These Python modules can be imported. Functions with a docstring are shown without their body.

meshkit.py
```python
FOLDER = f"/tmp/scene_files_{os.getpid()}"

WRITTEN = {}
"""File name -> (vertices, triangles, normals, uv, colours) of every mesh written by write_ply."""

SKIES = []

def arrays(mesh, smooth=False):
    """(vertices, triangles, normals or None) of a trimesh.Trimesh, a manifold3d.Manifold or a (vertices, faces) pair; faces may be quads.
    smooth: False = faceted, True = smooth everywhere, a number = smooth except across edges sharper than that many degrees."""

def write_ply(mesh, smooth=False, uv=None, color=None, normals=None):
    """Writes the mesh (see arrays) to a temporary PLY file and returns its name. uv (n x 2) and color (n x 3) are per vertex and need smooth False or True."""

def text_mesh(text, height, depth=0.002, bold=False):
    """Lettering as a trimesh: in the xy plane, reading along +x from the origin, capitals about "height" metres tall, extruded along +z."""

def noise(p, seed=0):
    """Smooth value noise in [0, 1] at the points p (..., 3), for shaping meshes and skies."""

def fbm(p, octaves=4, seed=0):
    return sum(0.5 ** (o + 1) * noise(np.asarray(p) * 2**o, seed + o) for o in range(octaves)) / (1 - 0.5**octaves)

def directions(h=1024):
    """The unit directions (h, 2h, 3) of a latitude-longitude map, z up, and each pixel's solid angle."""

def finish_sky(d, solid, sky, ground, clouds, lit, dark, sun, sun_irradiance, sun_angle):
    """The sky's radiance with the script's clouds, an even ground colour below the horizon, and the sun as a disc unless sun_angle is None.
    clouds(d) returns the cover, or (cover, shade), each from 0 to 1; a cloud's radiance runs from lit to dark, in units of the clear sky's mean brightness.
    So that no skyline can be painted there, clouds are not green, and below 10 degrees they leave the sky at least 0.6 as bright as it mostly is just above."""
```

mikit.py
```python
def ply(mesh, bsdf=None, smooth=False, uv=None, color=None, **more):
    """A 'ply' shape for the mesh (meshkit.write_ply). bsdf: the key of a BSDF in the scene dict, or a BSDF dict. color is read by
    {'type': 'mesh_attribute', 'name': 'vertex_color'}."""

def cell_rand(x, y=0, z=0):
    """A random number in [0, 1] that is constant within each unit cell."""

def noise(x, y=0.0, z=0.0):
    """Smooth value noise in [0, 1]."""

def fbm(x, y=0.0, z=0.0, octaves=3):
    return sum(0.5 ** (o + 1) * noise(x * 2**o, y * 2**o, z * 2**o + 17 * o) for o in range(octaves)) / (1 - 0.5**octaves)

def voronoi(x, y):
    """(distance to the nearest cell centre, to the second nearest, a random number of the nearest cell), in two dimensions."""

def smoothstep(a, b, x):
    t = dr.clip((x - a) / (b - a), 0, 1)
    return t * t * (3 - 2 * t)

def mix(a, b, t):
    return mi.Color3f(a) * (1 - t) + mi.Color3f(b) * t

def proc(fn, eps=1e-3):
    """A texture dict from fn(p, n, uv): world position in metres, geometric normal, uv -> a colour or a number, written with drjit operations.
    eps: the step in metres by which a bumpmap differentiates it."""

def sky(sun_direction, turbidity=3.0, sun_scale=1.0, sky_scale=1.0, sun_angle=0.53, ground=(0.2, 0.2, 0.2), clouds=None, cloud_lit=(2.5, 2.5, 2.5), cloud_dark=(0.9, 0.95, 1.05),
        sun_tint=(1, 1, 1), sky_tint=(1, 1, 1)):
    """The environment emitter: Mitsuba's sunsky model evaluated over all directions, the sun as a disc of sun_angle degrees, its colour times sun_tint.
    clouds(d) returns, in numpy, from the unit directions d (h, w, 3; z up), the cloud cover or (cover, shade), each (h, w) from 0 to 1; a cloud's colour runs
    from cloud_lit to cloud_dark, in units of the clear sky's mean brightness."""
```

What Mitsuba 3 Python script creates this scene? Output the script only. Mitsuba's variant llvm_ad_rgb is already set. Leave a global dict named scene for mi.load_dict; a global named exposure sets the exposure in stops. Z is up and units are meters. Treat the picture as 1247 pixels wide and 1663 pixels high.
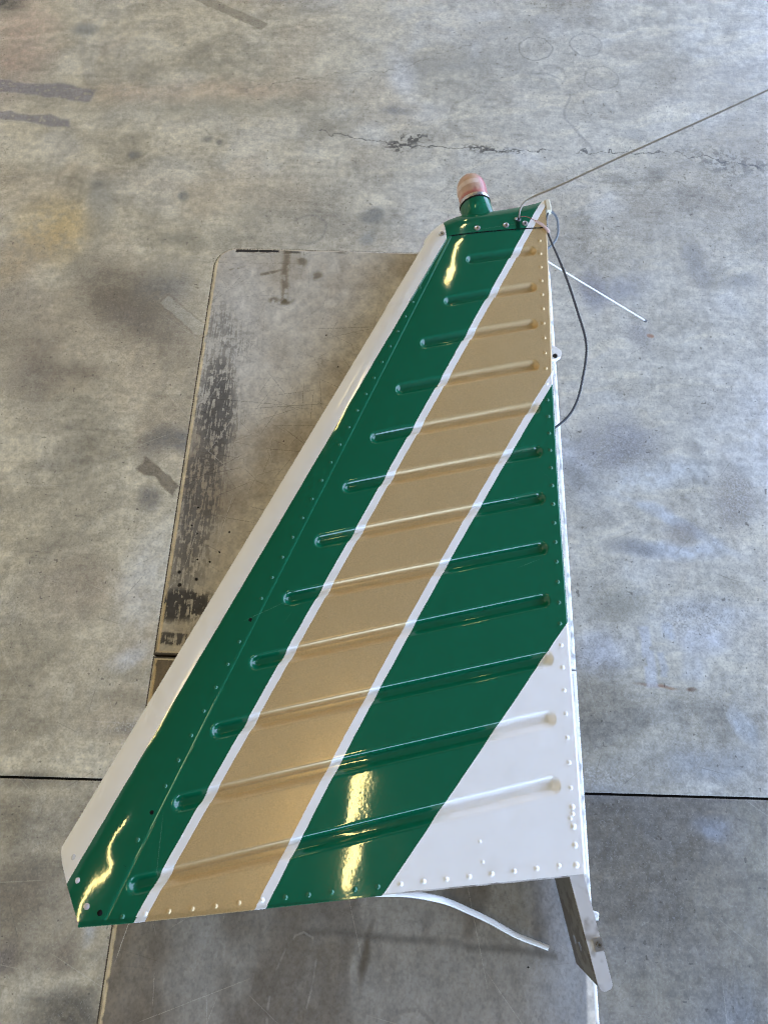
import math
import numpy as np
import trimesh
import drjit as dr
import mitsuba as mi
import mikit
import meshkit
from mikit import proc, noise, fbm, cell_rand, smoothstep, mix
from scipy.interpolate import CubicSpline, PchipInterpolator
from shapely.geometry import Polygon, Point, box

# ------------------------------------------------------------------ camera, light, exposure
scene, labels = {}, {}
T = mi.ScalarTransform4f
CAM = np.array([0.4268, -0.1891, 1.9878])
FWD = np.array([-0.0128, 0.3598, -0.9329])
UP = -np.array([0.0319, -0.9324, -0.3600])
scene['camera'] = {'type': 'perspective', 'fov_axis': 'x', 'fov': 58.65, 'near_clip': 0.02, 'far_clip': 200.0,
                   'to_world': T().look_at(origin=CAM.tolist(), target=(CAM + FWD).tolist(), up=UP.tolist())}
exposure = 0.36
DAY = (3.0, 3.9, 5.9)          # daylight standing in the open hangar doors
DAY_SKY = (4.6, 6.8, 10.0)     # the second door looks out at open sky
TUBE = (36.0, 27.5, 10.5)       # warm tube lamps under the roof

def rect(center, u, v):
    """Matrix of a 'rectangle' with half-edges u, v; it faces u x v."""
    u, v = np.array(u, float), np.array(v, float)
    n = np.cross(u, v); n /= np.linalg.norm(n)
    m = np.eye(4); m[:3, 0], m[:3, 1], m[:3, 2], m[:3, 3] = u, v, n, center
    return T(m.tolist())

def doorway(key, center, u, v, rgb):
    scene[key] = {'type': 'rectangle', 'to_world': rect(center, u, v),
                  'bsdf': {'type': 'diffuse', 'reflectance': {'type': 'rgb', 'value': 0.0}},
                  'emitter': {'type': 'area', 'radiance': {'type': 'rgb', 'value': list(rgb)}}}
doorway('hangar__doorway', (6.45, 4.0, 2.3), (0, -8.9, 0), (0, 0, 2.3), DAY)
doorway('hangar__doorway_001', (3.9, -8.9, 2.1), (-2.5, 0, 0), (0, 0, 2.1), DAY_SKY)

# ------------------------------------------------------------------ helpers
def rgb(*c):
    return {'type': 'rgb', 'value': list(c)}

def add(key, mesh, bsdf, smooth=False, **more):
    k, i = key, 0
    while k in scene:
        i += 1
        k = f'{key}_{i:03d}'
    scene[k] = mikit.ply(mesh, bsdf, smooth=smooth, **more)
    return k

def place(key, shape, bsdf_matrix):
    k, i = key, 0
    while k in scene:
        i += 1
        k = f'{key}_{i:03d}'
    scene[k] = {**shape, 'to_world': bsdf_matrix}
    return k

def frame(p, n):
    n = np.array(n, float); n /= np.linalg.norm(n)
    a = np.cross(n, [0, 1, 0.01]); a /= np.linalg.norm(a)
    m = np.eye(4); m[:3, 0], m[:3, 1], m[:3, 2], m[:3, 3] = a, np.cross(n, a), n, p
    return m

def grid(P):
    """Vertices (r, c, 3) -> (V, F) with upward faces for x growing with c, y growing with r."""
    r, c = P.shape[:2]
    i = np.arange(r * c).reshape(r, c)
    a, b, d, e = i[:-1, :-1].ravel(), i[:-1, 1:].ravel(), i[1:, 1:].ravel(), i[1:, :-1].ravel()
    return trimesh.Trimesh(P.reshape(-1, 3), np.vstack([np.stack([a, b, d], 1), np.stack([a, d, e], 1)]), process=False)

def spline(pts, n):
    pts = np.array(pts, float)
    t = np.r_[0, np.cumsum(np.linalg.norm(np.diff(pts, axis=0), axis=1))]
    return CubicSpline(t, pts)(np.linspace(0, t[-1], n))

def tube(path, rad, sides=10, flat=1.0, up=(0, 0, 1), cap=True):
    """Round (or, with flat < 1, flattened along up) tube along the path."""
    path = np.array(path, float); n = len(path)
    rad = np.broadcast_to(rad, n)
    tan = np.gradient(path, axis=0); tan /= np.linalg.norm(tan, axis=1, keepdims=True)
    a = np.cross(tan, np.array(up, float)); a /= np.linalg.norm(a, axis=1, keepdims=True)
    b = np.cross(a, tan)
    th = np.arange(sides) * 2 * np.pi / sides
    ring = path[:, None] + rad[:, None, None] * (np.cos(th)[None, :, None] * a[:, None] + flat * np.sin(th)[None, :, None] * b[:, None])
    V = ring.reshape(-1, 3)
    F = []
    for i in range(n - 1):
        for k in range(sides):
            k2 = (k + 1) % sides
            F += [[i * sides + k, i * sides + k2, (i + 1) * sides + k2], [i * sides + k, (i + 1) * sides + k2, (i + 1) * sides + k]]
    if cap:
        V = np.vstack([V, path[0], path[-1]])
        c0, c1 = len(V) - 2, len(V) - 1
        for k in range(sides):
            k2 = (k + 1) % sides
            F += [[c0, k2, k], [c1, (n - 1) * sides + k, (n - 1) * sides + k2]]
    m = trimesh.Trimesh(V, F, process=False)
    if m.volume < 0:
        m.invert()
    return m

def lathe(profile, matrix, sides=40):
    """Profile of (radius, height) turned about z, put in place by the matrix."""
    pr = np.array(profile, float)
    th = np.arange(sides + 1) * 2 * np.pi / sides
    P = np.stack([pr[:, None, 0] * np.cos(th), pr[:, None, 0] * np.sin(th), np.broadcast_to(pr[:, None, 1], (len(pr), sides + 1))], -1)
    m = grid(P)
    m.merge_vertices()
    if profile[0][1] > profile[-1][1]:
        pass
    m.apply_transform(matrix)
    return m

def bar(a, b, w, h):
    m = trimesh.creation.box((w, np.linalg.norm(np.subtract(b, a)), h))
    d = np.subtract(b, a) / np.linalg.norm(np.subtract(b, a))
    z = np.array([0, 0, 1.0]) if abs(d[2]) < .9 else np.array([1.0, 0, 0])
    x = np.cross(d, z); x /= np.linalg.norm(x)
    M = np.eye(4); M[:3, 0], M[:3, 1], M[:3, 2], M[:3, 3] = x, d, np.cross(x, d), np.add(a, b) / 2
    return m.apply_transform(M)

def extrude(poly, z0, z1):
    m = trimesh.creation.extrude_polygon(poly, z1 - z0, engine='earcut')
    return m.apply_translation((0, 0, z0))

# ------------------------------------------------------------------ procedural pieces
def warp(x, y, f, a, s=0.0):
    return x + a * (fbm(x * f, y * f, s, 2) - 0.5), y + a * (fbm(x * f, y * f, s + 9.3, 2) - 0.5)

def blob(x, y, cx, cy, rx, ry, rot=0.0, soft=0.5):
    c, s = math.cos(math.radians(rot)), math.sin(math.radians(rot))
    u, v = ((x - cx) * c + (y - cy) * s) / rx, (-(x - cx) * s + (y - cy) * c) / ry
    return 1 - smoothstep(1 - soft, 1 + soft, dr.sqrt(u * u + v * v))

def strip(x, y, ax, ay, bx, by, half, soft):
    """Bar from a to b with square ends."""
    L = math.hypot(bx - ax, by - ay); c, s = (bx - ax) / L, (by - ay) / L
    u, v = (x - ax) * c + (y - ay) * s, -(x - ax) * s + (y - ay) * c
    d = dr.maximum(dr.abs(u - L / 2) - L / 2, dr.abs(v) - half)
    return 1 - smoothstep(-soft, soft, d)

def polyline(x, y, pts):
    d = mi.Float(9.0)
    for (ax, ay), (bx, by) in zip(pts[:-1], pts[1:]):
        ex, ey = bx - ax, by - ay
        t = dr.clip(((x - ax) * ex + (y - ay) * ey) / (ex * ex + ey * ey), 0, 1)
        d = dr.minimum(d, dr.hypot(x - ax - t * ex, y - ay - t * ey))
    return d

def ring(x, y, cx, cy, r, w):
    return 1 - smoothstep(0.3, 1.0, dr.abs(dr.hypot(x - cx, y - cy) - r) / w)

def scratches(x, y, cell, half_len, width, ang, spread, density, seed):
    """Straight hairline scratches: one candidate per cell, at a random place and angle."""
    X, Y = x / cell, y / cell
    ix, iy = dr.floor(X), dr.floor(Y)
    m = mi.Float(0)
    for a in (-1, 0, 1):
        for b in (-1, 0, 1):
            cx, cy = ix + a, iy + b
            r = [cell_rand(cx, cy, seed + k) for k in range(5)]
            th = math.radians(ang) + (r[2] - 0.5) * math.radians(spread)
            c, s = dr.cos(th), dr.sin(th)
            dx, dy = X - cx - r[0], Y - cy - r[1]
            u, v = dx * c + dy * s, -dx * s + dy * c
            hl = half_len * (0.3 + 0.7 * r[3])
            on = (1 - smoothstep(0.4 * width, width, dr.abs(v) * cell)) * (1 - smoothstep(0.6, 1, dr.abs(u) / hl))
            m = dr.maximum(m, dr.select(r[4] < density, on * (0.4 + 0.6 * r[3]), 0))
    return m

# ------------------------------------------------------------------ concrete floor
def sl(c):
    """sRGB 0..255 of a dry colour -> linear."""
    c = np.array(c, float) / 255
    return [float(v) for v in np.where(c < .04045, c / 12.92, ((c + .055) / 1.055) ** 2.4)]

def joint_y(x):
    return -0.2236 + 0.0077 * x

CRACK = [(0.05, 2.2), (0.19, 2.163), (0.337, 2.148), (0.411, 2.124), (0.677, 2.12), (0.881, 2.111), (1.158, 2.12), (1.398, 2.122), (1.565, 2.111), (1.727, 2.075), (1.862, 2.032), (2.4, 1.95)]
CRACK2 = [(-0.26, 2.42), (-0.05, 2.47), (0.12, 2.52), (0.4, 2.56), (0.7, 2.72)]
CRACK3 = [(0.95, 1.25), (0.92, 1.1), (0.955, 0.98), (1.0, 0.86)]

def floor_color(p, n, uv):
    x, y = p.x, p.y
    wx, wy = warp(x, y, 6.0, 0.16)
    vx, vy = warp(x, y, 24.0, 0.05, 3.0)
    big, mid = fbm(x * 1.7 + 3, y * 1.7, 1.0, 3), fbm(wx * 6, wy * 6, 2.0, 5)
    streak = fbm(wx * 5 + 2 + 2 * wy, wy * 22 - 4 * wx, 7.0, 4)
    cloud = fbm(vx * 17, vy * 17, 21.0, 4)
    fine, grit = fbm(x * 60, y * 60, 5.0, 4), fbm(x * 230, y * 230, 6.0, 2)
    vein = dr.abs(2 * fbm(vx * 9, vy * 14, 31.0, 4) - 1)
    left = smoothstep(0.9, -0.5, x + 0.25 * (mid - .5))
    c = mix(sl((172, 168, 160)), sl((170, 161, 142)), left)
    c = mix(c, sl((138, 130, 114)), 0.55 * smoothstep(0.45, 0.68, mid) * (0.35 + 0.65 * left))
    c = mix(c, sl((190, 190, 190)), 0.45 * smoothstep(0.50, 0.74, fbm(wx * 4.3, wy * 4.3, 11.0, 5)) * (1 - 0.6 * left))
    c = mix(c, sl((194, 186, 168)), 0.32 * smoothstep(0.50, 0.72, streak))
    c = mix(c, sl((132, 126, 116)), 0.25 * smoothstep(0.52, 0.36, streak) * smoothstep(.4, .6, cloud))
    c = mix(c, sl((126, 119, 108)), 0.45 * smoothstep(0.55, 0.8, big))
    scour = fbm(x * 14 + 3 * wy, y * 150 + 9 * wx, 17.0, 3)
    c = mix(c, sl((150, 134, 114)), 0.32 * smoothstep(.50, .68, fbm(wx * 3.1 + 8, wy * 3.7, 41.0, 5)) * (.3 + .7 * left))
    c = c * (1.02 + 0.16 * cloud) * (0.90 + 0.22 * scour)
    c = mix(c, c * .62, 0.5 * smoothstep(.60, .76, fbm(wx * 8 + 5, wy * 9, 51.0, 5)))
    c = mix(c, c * .78, 0.5 * (1 - smoothstep(0.0, 0.10, vein)) * smoothstep(.4, .6, mid))
    # the second slab and the damp, darker end of the first one on the right
    slab = smoothstep(-0.003, 0.003, joint_y(x) - y)
    c = mix(c, c * mi.Color3f(0.50, 0.485, 0.48), slab * (0.45 + 0.55 * smoothstep(0.2, 0.9, x)))
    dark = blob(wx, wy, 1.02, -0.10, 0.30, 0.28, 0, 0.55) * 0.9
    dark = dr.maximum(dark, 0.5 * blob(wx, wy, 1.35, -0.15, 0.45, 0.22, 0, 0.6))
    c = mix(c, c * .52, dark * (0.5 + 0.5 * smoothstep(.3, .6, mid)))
    # soft stains: x, y, radii, turn, softness, colour, weight
    for cx, cy, rx, ry, rot, soft, col, k in [
        (-0.56, 1.36, 0.20, 0.12, -30, .6, (100, 90, 80), .85), (-0.40, 1.42, 0.11, 0.10, 0, .6, (112, 110, 108), .75), (-0.45, 1.24, 0.15, 0.07, -25, .6, (110, 102, 94), .7),
        (-0.30, 0.80, 0.09, 0.045, 10, .5, (104, 102, 102), .85), (-0.33, 0.585, 0.045, 0.035, 30, .5, (98, 95, 95), .85), (-0.36, 0.74, 0.05, 0.04, 0, .6, (118, 112, 105), .6),
        (-0.80, 1.03, 0.07, 0.13, 15, .7, (108, 98, 90), .75), (-0.69, 1.06, 0.09, 0.035, 0, .7, (104, 94, 84), .7), (-0.9, 1.15, 0.16, 0.14, 0, .7, (120, 108, 96), .5),
        (-0.85, 1.66, 0.13, 0.13, 0, .7, (182, 156, 100), .62), (-1.0, 1.52, 0.16, 0.08, 30, .7, (160, 136, 104), .45), (-0.71, 1.75, 0.05, 0.16, 0, .6, (122, 120, 114), .6),
        (-1.22, 2.66, 0.12, 0.25, 0, .8, (176, 142, 130), .45), (-1.38, 2.93, 0.12, 0.07, -20, .6, (52, 50, 50), .9), (-0.74, 2.37, 0.12, 0.07, 0, .7, (156, 134, 114), .5),
        (-0.32, 2.40, 0.30, 0.06, 5, .7, (160, 134, 112), .4), (-0.42, 2.3, 0.45, 0.05, 3, .7, (134, 130, 118), .5), (-0.93, 1.35, 0.12, 0.05, 0, .6, (132, 122, 108), .5),
        (-0.968, 2.752, 0.055, 0.05, 30, .5, (118, 118, 116), .8), (-0.396, 1.84, 0.022, 0.022, 0, .4, (112, 112, 108), .9), (-0.736, 1.887, 0.024, 0.024, 0, .5, (118, 116, 110), .8),
        (-0.619, 2.05, 0.028, 0.018, 0, .4, (108, 108, 106), .85), (0.302, 1.768, 0.034, 0.036, 0, .35, (116, 116, 114), .85), (0.291, 1.662, 0.03, 0.034, -30, .4, (132, 132, 130), .7),
        (-0.38, 2.133, 0.018, 0.014, 0, .5, (112, 110, 104), .8), (-0.33, 2.119, 0.015, 0.012, 0, .5, (112, 110, 104), .8), (0.381, 2.311, 0.05, 0.022, 0, .6, (122, 122, 124), .8),
        (-0.38, 1.63, 0.08, 0.03, -20, .6, (120, 116, 104), .7), (-0.22, 1.65, 0.05, 0.05, 0, .6, (128, 124, 112), .5), (0.6, 2.6, 0.3, 0.07, 15, .7, (138, 136, 132), .6),
        (0.85, 2.82, 0.18, 0.06, 10, .6, (136, 134, 132), .5), (0.40, 2.52, 0.06, 0.14, 15, .6, (188, 188, 190), .55), (0.30, 2.18, 0.06, 0.05, 0, .6, (196, 196, 194), .5),
        (1.196, 1.456, 0.10, 0.06, 20, .6, (140, 142, 150), .6), (1.106, 1.453, 0.035, 0.10, 0, .5, (126, 126, 134), .7), (1.52, 1.57, 0.04, 0.10, 15, .6, (130, 128, 126), .7),
        (1.66, 1.5, 0.06, 0.03, 0, .6, (128, 128, 130), .7), (1.314, 1.269, 0.016, 0.013, 0, .3, (146, 98, 56), .95), (1.27, 1.28, 0.05, 0.06, 0, .7, (138, 136, 138), .6),
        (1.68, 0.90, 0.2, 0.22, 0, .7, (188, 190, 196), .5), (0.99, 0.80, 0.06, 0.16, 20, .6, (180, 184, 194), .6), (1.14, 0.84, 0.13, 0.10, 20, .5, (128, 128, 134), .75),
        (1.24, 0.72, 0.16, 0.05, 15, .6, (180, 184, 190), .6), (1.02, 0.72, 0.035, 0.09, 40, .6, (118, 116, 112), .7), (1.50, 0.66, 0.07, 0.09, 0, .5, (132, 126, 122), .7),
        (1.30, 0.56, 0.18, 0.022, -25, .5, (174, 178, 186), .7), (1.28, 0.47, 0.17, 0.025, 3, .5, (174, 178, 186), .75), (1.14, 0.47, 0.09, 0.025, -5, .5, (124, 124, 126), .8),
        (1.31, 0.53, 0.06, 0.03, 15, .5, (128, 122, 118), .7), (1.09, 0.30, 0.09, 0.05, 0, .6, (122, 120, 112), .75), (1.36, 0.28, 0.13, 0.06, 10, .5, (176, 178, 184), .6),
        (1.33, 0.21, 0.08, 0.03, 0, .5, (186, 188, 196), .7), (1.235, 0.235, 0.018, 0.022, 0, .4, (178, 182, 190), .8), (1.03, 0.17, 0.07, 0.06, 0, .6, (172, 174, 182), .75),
        (1.11, 0.19, 0.05, 0.05, 0, .6, (182, 178, 170), .6), (1.295, 0.14, 0.04, 0.05, 0, .5, (172, 174, 180), .6), (1.43, -0.03, 0.03, 0.055, 10, .4, (168, 172, 178), .8),
        (1.33, -0.12, 0.11, 0.035, 0, .5, (144, 146, 150), .8), (1.179, 0.068, 0.05, 0.006, 0, .6, (136, 92, 58), .85), (1.289, 0.072, 0.014, 0.007, 0, .5, (104, 74, 50), .9),
        (1.27, -0.30, 0.05, 0.03, -20, .5, (132, 136, 146), .8), (1.02, -0.20, 0.10, 0.02, 0, .6, (120, 124, 132), .4), (1.42, -0.36, 0.07, 0.14, 10, .6, (146, 142, 130), .6),
        (1.36, -0.6, 0.05, 0.2, 30, .6, (146, 140, 126), .4), (1.3, -0.7, 0.12, 0.06, 20, .6, (120, 124, 132), .5), (1.12, -0.66, 0.14, 0.06, 0, .6, (140, 134, 122), .5),
        (-0.50, -0.54, 0.10, 0.10, 0, .6, (102, 92, 82), .75), (-0.48, -0.64, 0.04, 0.04, 0, .6, (104, 96, 92), .8), (-0.37, -0.63, 0.03, 0.03, 0, .6, (108, 98, 90), .7),
        (-0.33, -0.76, 0.08, 0.06, 0, .5, (80, 76, 72), .9), (-0.33, -0.58, 0.02, 0.03, 0, .5, (160, 164, 170), .6), (-0.60, -0.33, 0.10, 0.05, 0, .6, (112, 104, 92), .6),
        (-0.53, -0.24, 0.08, 0.02, 0, .6, (84, 78, 70), .7), (-0.33, 0.09, 0.05, 0.03, 35, .5, (184, 186, 192), .6), (-0.30, 0.34, 0.07, 0.16, -10, .6, (184, 186, 190), .4),
        (-0.17, 0.26, 0.03, 0.03, 0, .5, (134, 132, 124), .6), (-0.27, 0.04, 0.12, 0.025, 0, .5, (140, 134, 118), .55), (-0.31, -0.03, 0.09, 0.02, -5, .6, (128, 120, 104), .6),
        (-0.29, -0.09, 0.05, 0.015, 10, .6, (118, 112, 104), .7), (-0.50, 0.30, 0.10, 0.1, 0, .7, (146, 132, 118), .45), (-0.36, -0.36, 0.02, 0.012, 20, .6, (88, 88, 92), .8)]:
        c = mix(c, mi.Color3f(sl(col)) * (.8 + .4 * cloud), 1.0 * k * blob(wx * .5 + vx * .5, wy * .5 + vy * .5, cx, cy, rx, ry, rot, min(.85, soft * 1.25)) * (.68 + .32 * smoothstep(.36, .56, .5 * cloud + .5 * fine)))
    # tape and squeegee marks
    c = mix(c, sl((116, 112, 118)), 0.8 * strip(vx * .6 + wx * .4, vy * .6 + wy * .4, -1.6, 2.44, -0.853, 2.36, 0.035, .006) * smoothstep(.3, .5, fine + .1))
    c = mix(c, sl((116, 112, 118)), 0.8 * strip(vx * .6 + wx * .4, vy * .6 + wy * .4, -1.6, 2.29, -0.904, 2.205, 0.022, .006) * smoothstep(.3, .5, fine + .1))
    c = mix(c, sl((126, 118, 104)), 0.7 * strip(vx * .3 + x * .7, vy * .3 + y * .7, -0.52, 2.99, -0.189, 2.794, 0.024, .004))
    c = mix(c, sl((98, 88, 76)), 0.75 * strip(vx * .8 + x * .2, vy * .8 + y * .2, -0.384, 0.716, -0.251, 0.628, 0.024, .005))
    c = mix(c, sl((170, 168, 160)), 0.3 * strip(vx * .4 + x * .6, vy * .4 + y * .6, -0.41, 1.36, -0.25, 1.225, 0.024, .005))
    c = mix(c, sl((104, 92, 80)), 0.3 * (1 - smoothstep(.3, 1, dr.abs(strip(vx * .4 + x * .6, vy * .4 + y * .6, -0.41, 1.36, -0.25, 1.225, 0.024, .01) - .4) / .3)))
    c = mix(c, sl((176, 177, 182)), 0.8 * strip(vx * .3 + x * .7, y, 1.180, 0.07, 1.170, 0.245, 0.017, .006) * smoothstep(.25, .5, fine + .1))
    c = mix(c, sl((166, 168, 174)), 0.6 * strip(vx * .3 + x * .7, y, 1.215, 0.1, 1.212, 0.17, 0.010, .006))
    # rings left by cans
    for cx, cy, r, w, k in [(0.969, 2.70, .07, .006, .5), (1.178, 2.73, .066, .006, .45), (1.011, 2.53, .07, .006, .3), (1.227, 2.53, .068, .005, .35), (0.079, 1.692, .066, .007, .45), (-0.19, 2.2, .2, .004, .1)]:
        c = mix(c, sl((118, 116, 112)), k * ring(vx * .4 + x * .6, vy * .4 + y * .6, cx, cy, r, w) * smoothstep(.25, .6, mid + .1))
    for seg, k, w in [(((1.10, 2.45), (1.08, 2.3), (1.12, 2.2), (1.17, 2.11)), .4, .008), (((0.93, 2.55), (1.0, 2.56), (1.06, 2.52)), .35, .006)]:
        c = mix(c, sl((120, 118, 116)), k * (1 - smoothstep(.3, 1, polyline(wx * .4 + x * .6, wy * .4 + y * .6, seg) / w)))
    # cracks
    cx_, cy_ = x + 0.05 * (fbm(x * 30, y * 30, 4., 3) - .5), y + 0.05 * (fbm(x * 30, y * 30, 8., 3) - .5)
    d = polyline(cx_, cy_ , CRACK)
    patch = dr.maximum(blob(wx, wy, 0.42, 2.13, 0.075, 0.03, 0, .5), blob(wx, wy, 0.80, 2.11, 0.10, 0.022, 0, .5))
    patch = dr.maximum(patch, 0.55 * blob(wx, wy, 1.72, 2.07, 0.2, 0.045, -12, .5))
    c = mix(c, sl((72, 70, 68)), 0.9 * patch * smoothstep(0.46, 0.62, fbm(x * 70, y * 70, 3., 3)))
    c = mix(c, sl((84, 82, 80)), 0.85 * (1 - smoothstep(0.0012, 0.0035 , d)) * smoothstep(.3, .45, mid))
    for cr, k in ((CRACK2, .5), (CRACK3, .45)):
        c = mix(c, sl((92, 88, 82)), k * (1 - smoothstep(0.001, 0.003, polyline(cx_, cy_, cr))))
    # scuffed, pitted places
    for cx, cy, rx, ry, k in [(1.34, 0.27, .12, .055, .8), (1.14, 0.80, .10, .08, .5), (1.03, -0.15, .11, .03, .6), (1.5, .66, .07, .08, .6), (-0.31, -0.085, .05, .012, .8), (-.11, .28, .03, .05, .7)]:
        pit = fbm(x * 240, y * 240, 2.0, 3)
        b = .34 * k * blob(wx, wy, cx, cy, rx, ry, 0, .8)
        c = mix(c, sl((196, 198, 204)), b * smoothstep(.55, .66, pit))
        c = mix(c, sl((100, 96, 92)), b * smoothstep(.46, .36, pit))
    # grain
    c = c * (0.76 + 0.48 * fine) * (0.78 + 0.44 * grit)
    speck = smoothstep(0.68, 0.82, fbm(x * 300 + 7, y * 300, 13.0, 2)) * smoothstep(.35, .65, mid)
    c = mix(c, sl((96, 92, 88)), 0.35 * speck)
    c = mix(c, sl((206, 206, 204)), 0.12 * smoothstep(0.72, 0.84, fbm(x * 260 + 3, y * 260, 23.0, 2)))
    c = mix(c, sl((70, 66, 62)), 0.55 * smoothstep(0.86, 0.90, fbm(x * 75 + 3, y * 75, 33.0, 2)))
    s = scratches(x, y, 0.16, 0.9, 0.0014, 20, 200, 0.35, 50)
    c = mix(c, sl((190, 186, 178)), 0.28 * s)
    s = scratches(x, y, 0.11, 0.5, 0.0016, 100, 300, 0.25, 90)
    c = mix(c, sl((96, 92, 86)), 0.4 * s)
    return c * mix((1.06, 1.06, 1.01), (1.09, 1.065, 0.97), left)  # light cast painted into the colour, warmer left and cooler right

def floor_rough(p, n, uv):
    return 0.30 + 0.25 * fbm(p.x * 5, p.y * 5, 4.0, 3) + 0.10 * fbm(p.x * 70, p.y * 70, 2.0, 2)

def floor_bump(p, n, uv):
    return fbm(p.x * 35, p.y * 35, 1.0, 3) + 0.35 * fbm(p.x * 180, p.y * 180, 2.0, 2)

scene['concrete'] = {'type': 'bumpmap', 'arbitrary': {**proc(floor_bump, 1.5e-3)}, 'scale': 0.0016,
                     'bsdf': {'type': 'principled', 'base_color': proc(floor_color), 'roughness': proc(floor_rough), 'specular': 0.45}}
scene['joint_dirt'] = {'type': 'diffuse', 'reflectance': rgb(0.02, 0.019, 0.018)}

def slab(poly_pts):
    """Slab whose top edges along the saw-cut joint are eased by 2 mm."""
    poly = Polygon(poly_pts)
    a = trimesh.creation.extrude_polygon(poly, 0.098, engine='earcut'); a.apply_translation((0, 0, -0.1))
    V, F = [], []
    inner = poly.buffer(-0.002, join_style=2)
    o, i = np.array(poly.exterior.coords)[:-1], np.array(inner.exterior.coords)[:-1]
    i = np.array([i[np.argmin(np.linalg.norm(i - q, axis=1))] for q in o])
    k = len(o)
    V = np.vstack([np.c_[o, np.full(k, -0.002)], np.c_[i, np.zeros(k)]])
    for q in range(k):
        r = (q + 1) % k
        F += [[q, r, k + r], [q, k + r, k + q]]
    F += [[k, k + 1, k + 2], [k, k + 2, k + 3]]
    rim = trimesh.Trimesh(V, F, process=False)
    rim.fix_normals()
    if rim.face_normals[-1][2] < 0:
        rim.invert()
    return trimesh.util.concatenate([a, rim])
J0, J1 = joint_y(-9.0), joint_y(9.0)
add('floor__slab', slab([(-9, J0 + .0032), (9, J1 + .0032), (9, 14), (-9, 14)]), 'concrete')
add('floor__slab', slab([(-9, -10), (9, -10), (9, J1 - .0032), (-9, J0 - .0032)]), 'concrete')
add('floor__joint_filler', bar((-9, J0, -0.03), (9, J1, -0.03), 0.0064, 0.03), 'joint_dirt')
labels['floor'] = {'kind': 'structure', 'label': 'stained grey concrete hangar floor with a straight saw-cut joint', 'category': 'floor'}
labels['floor__slab_001'] = {'label': 'darker concrete slab in front of the joint'}

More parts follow.
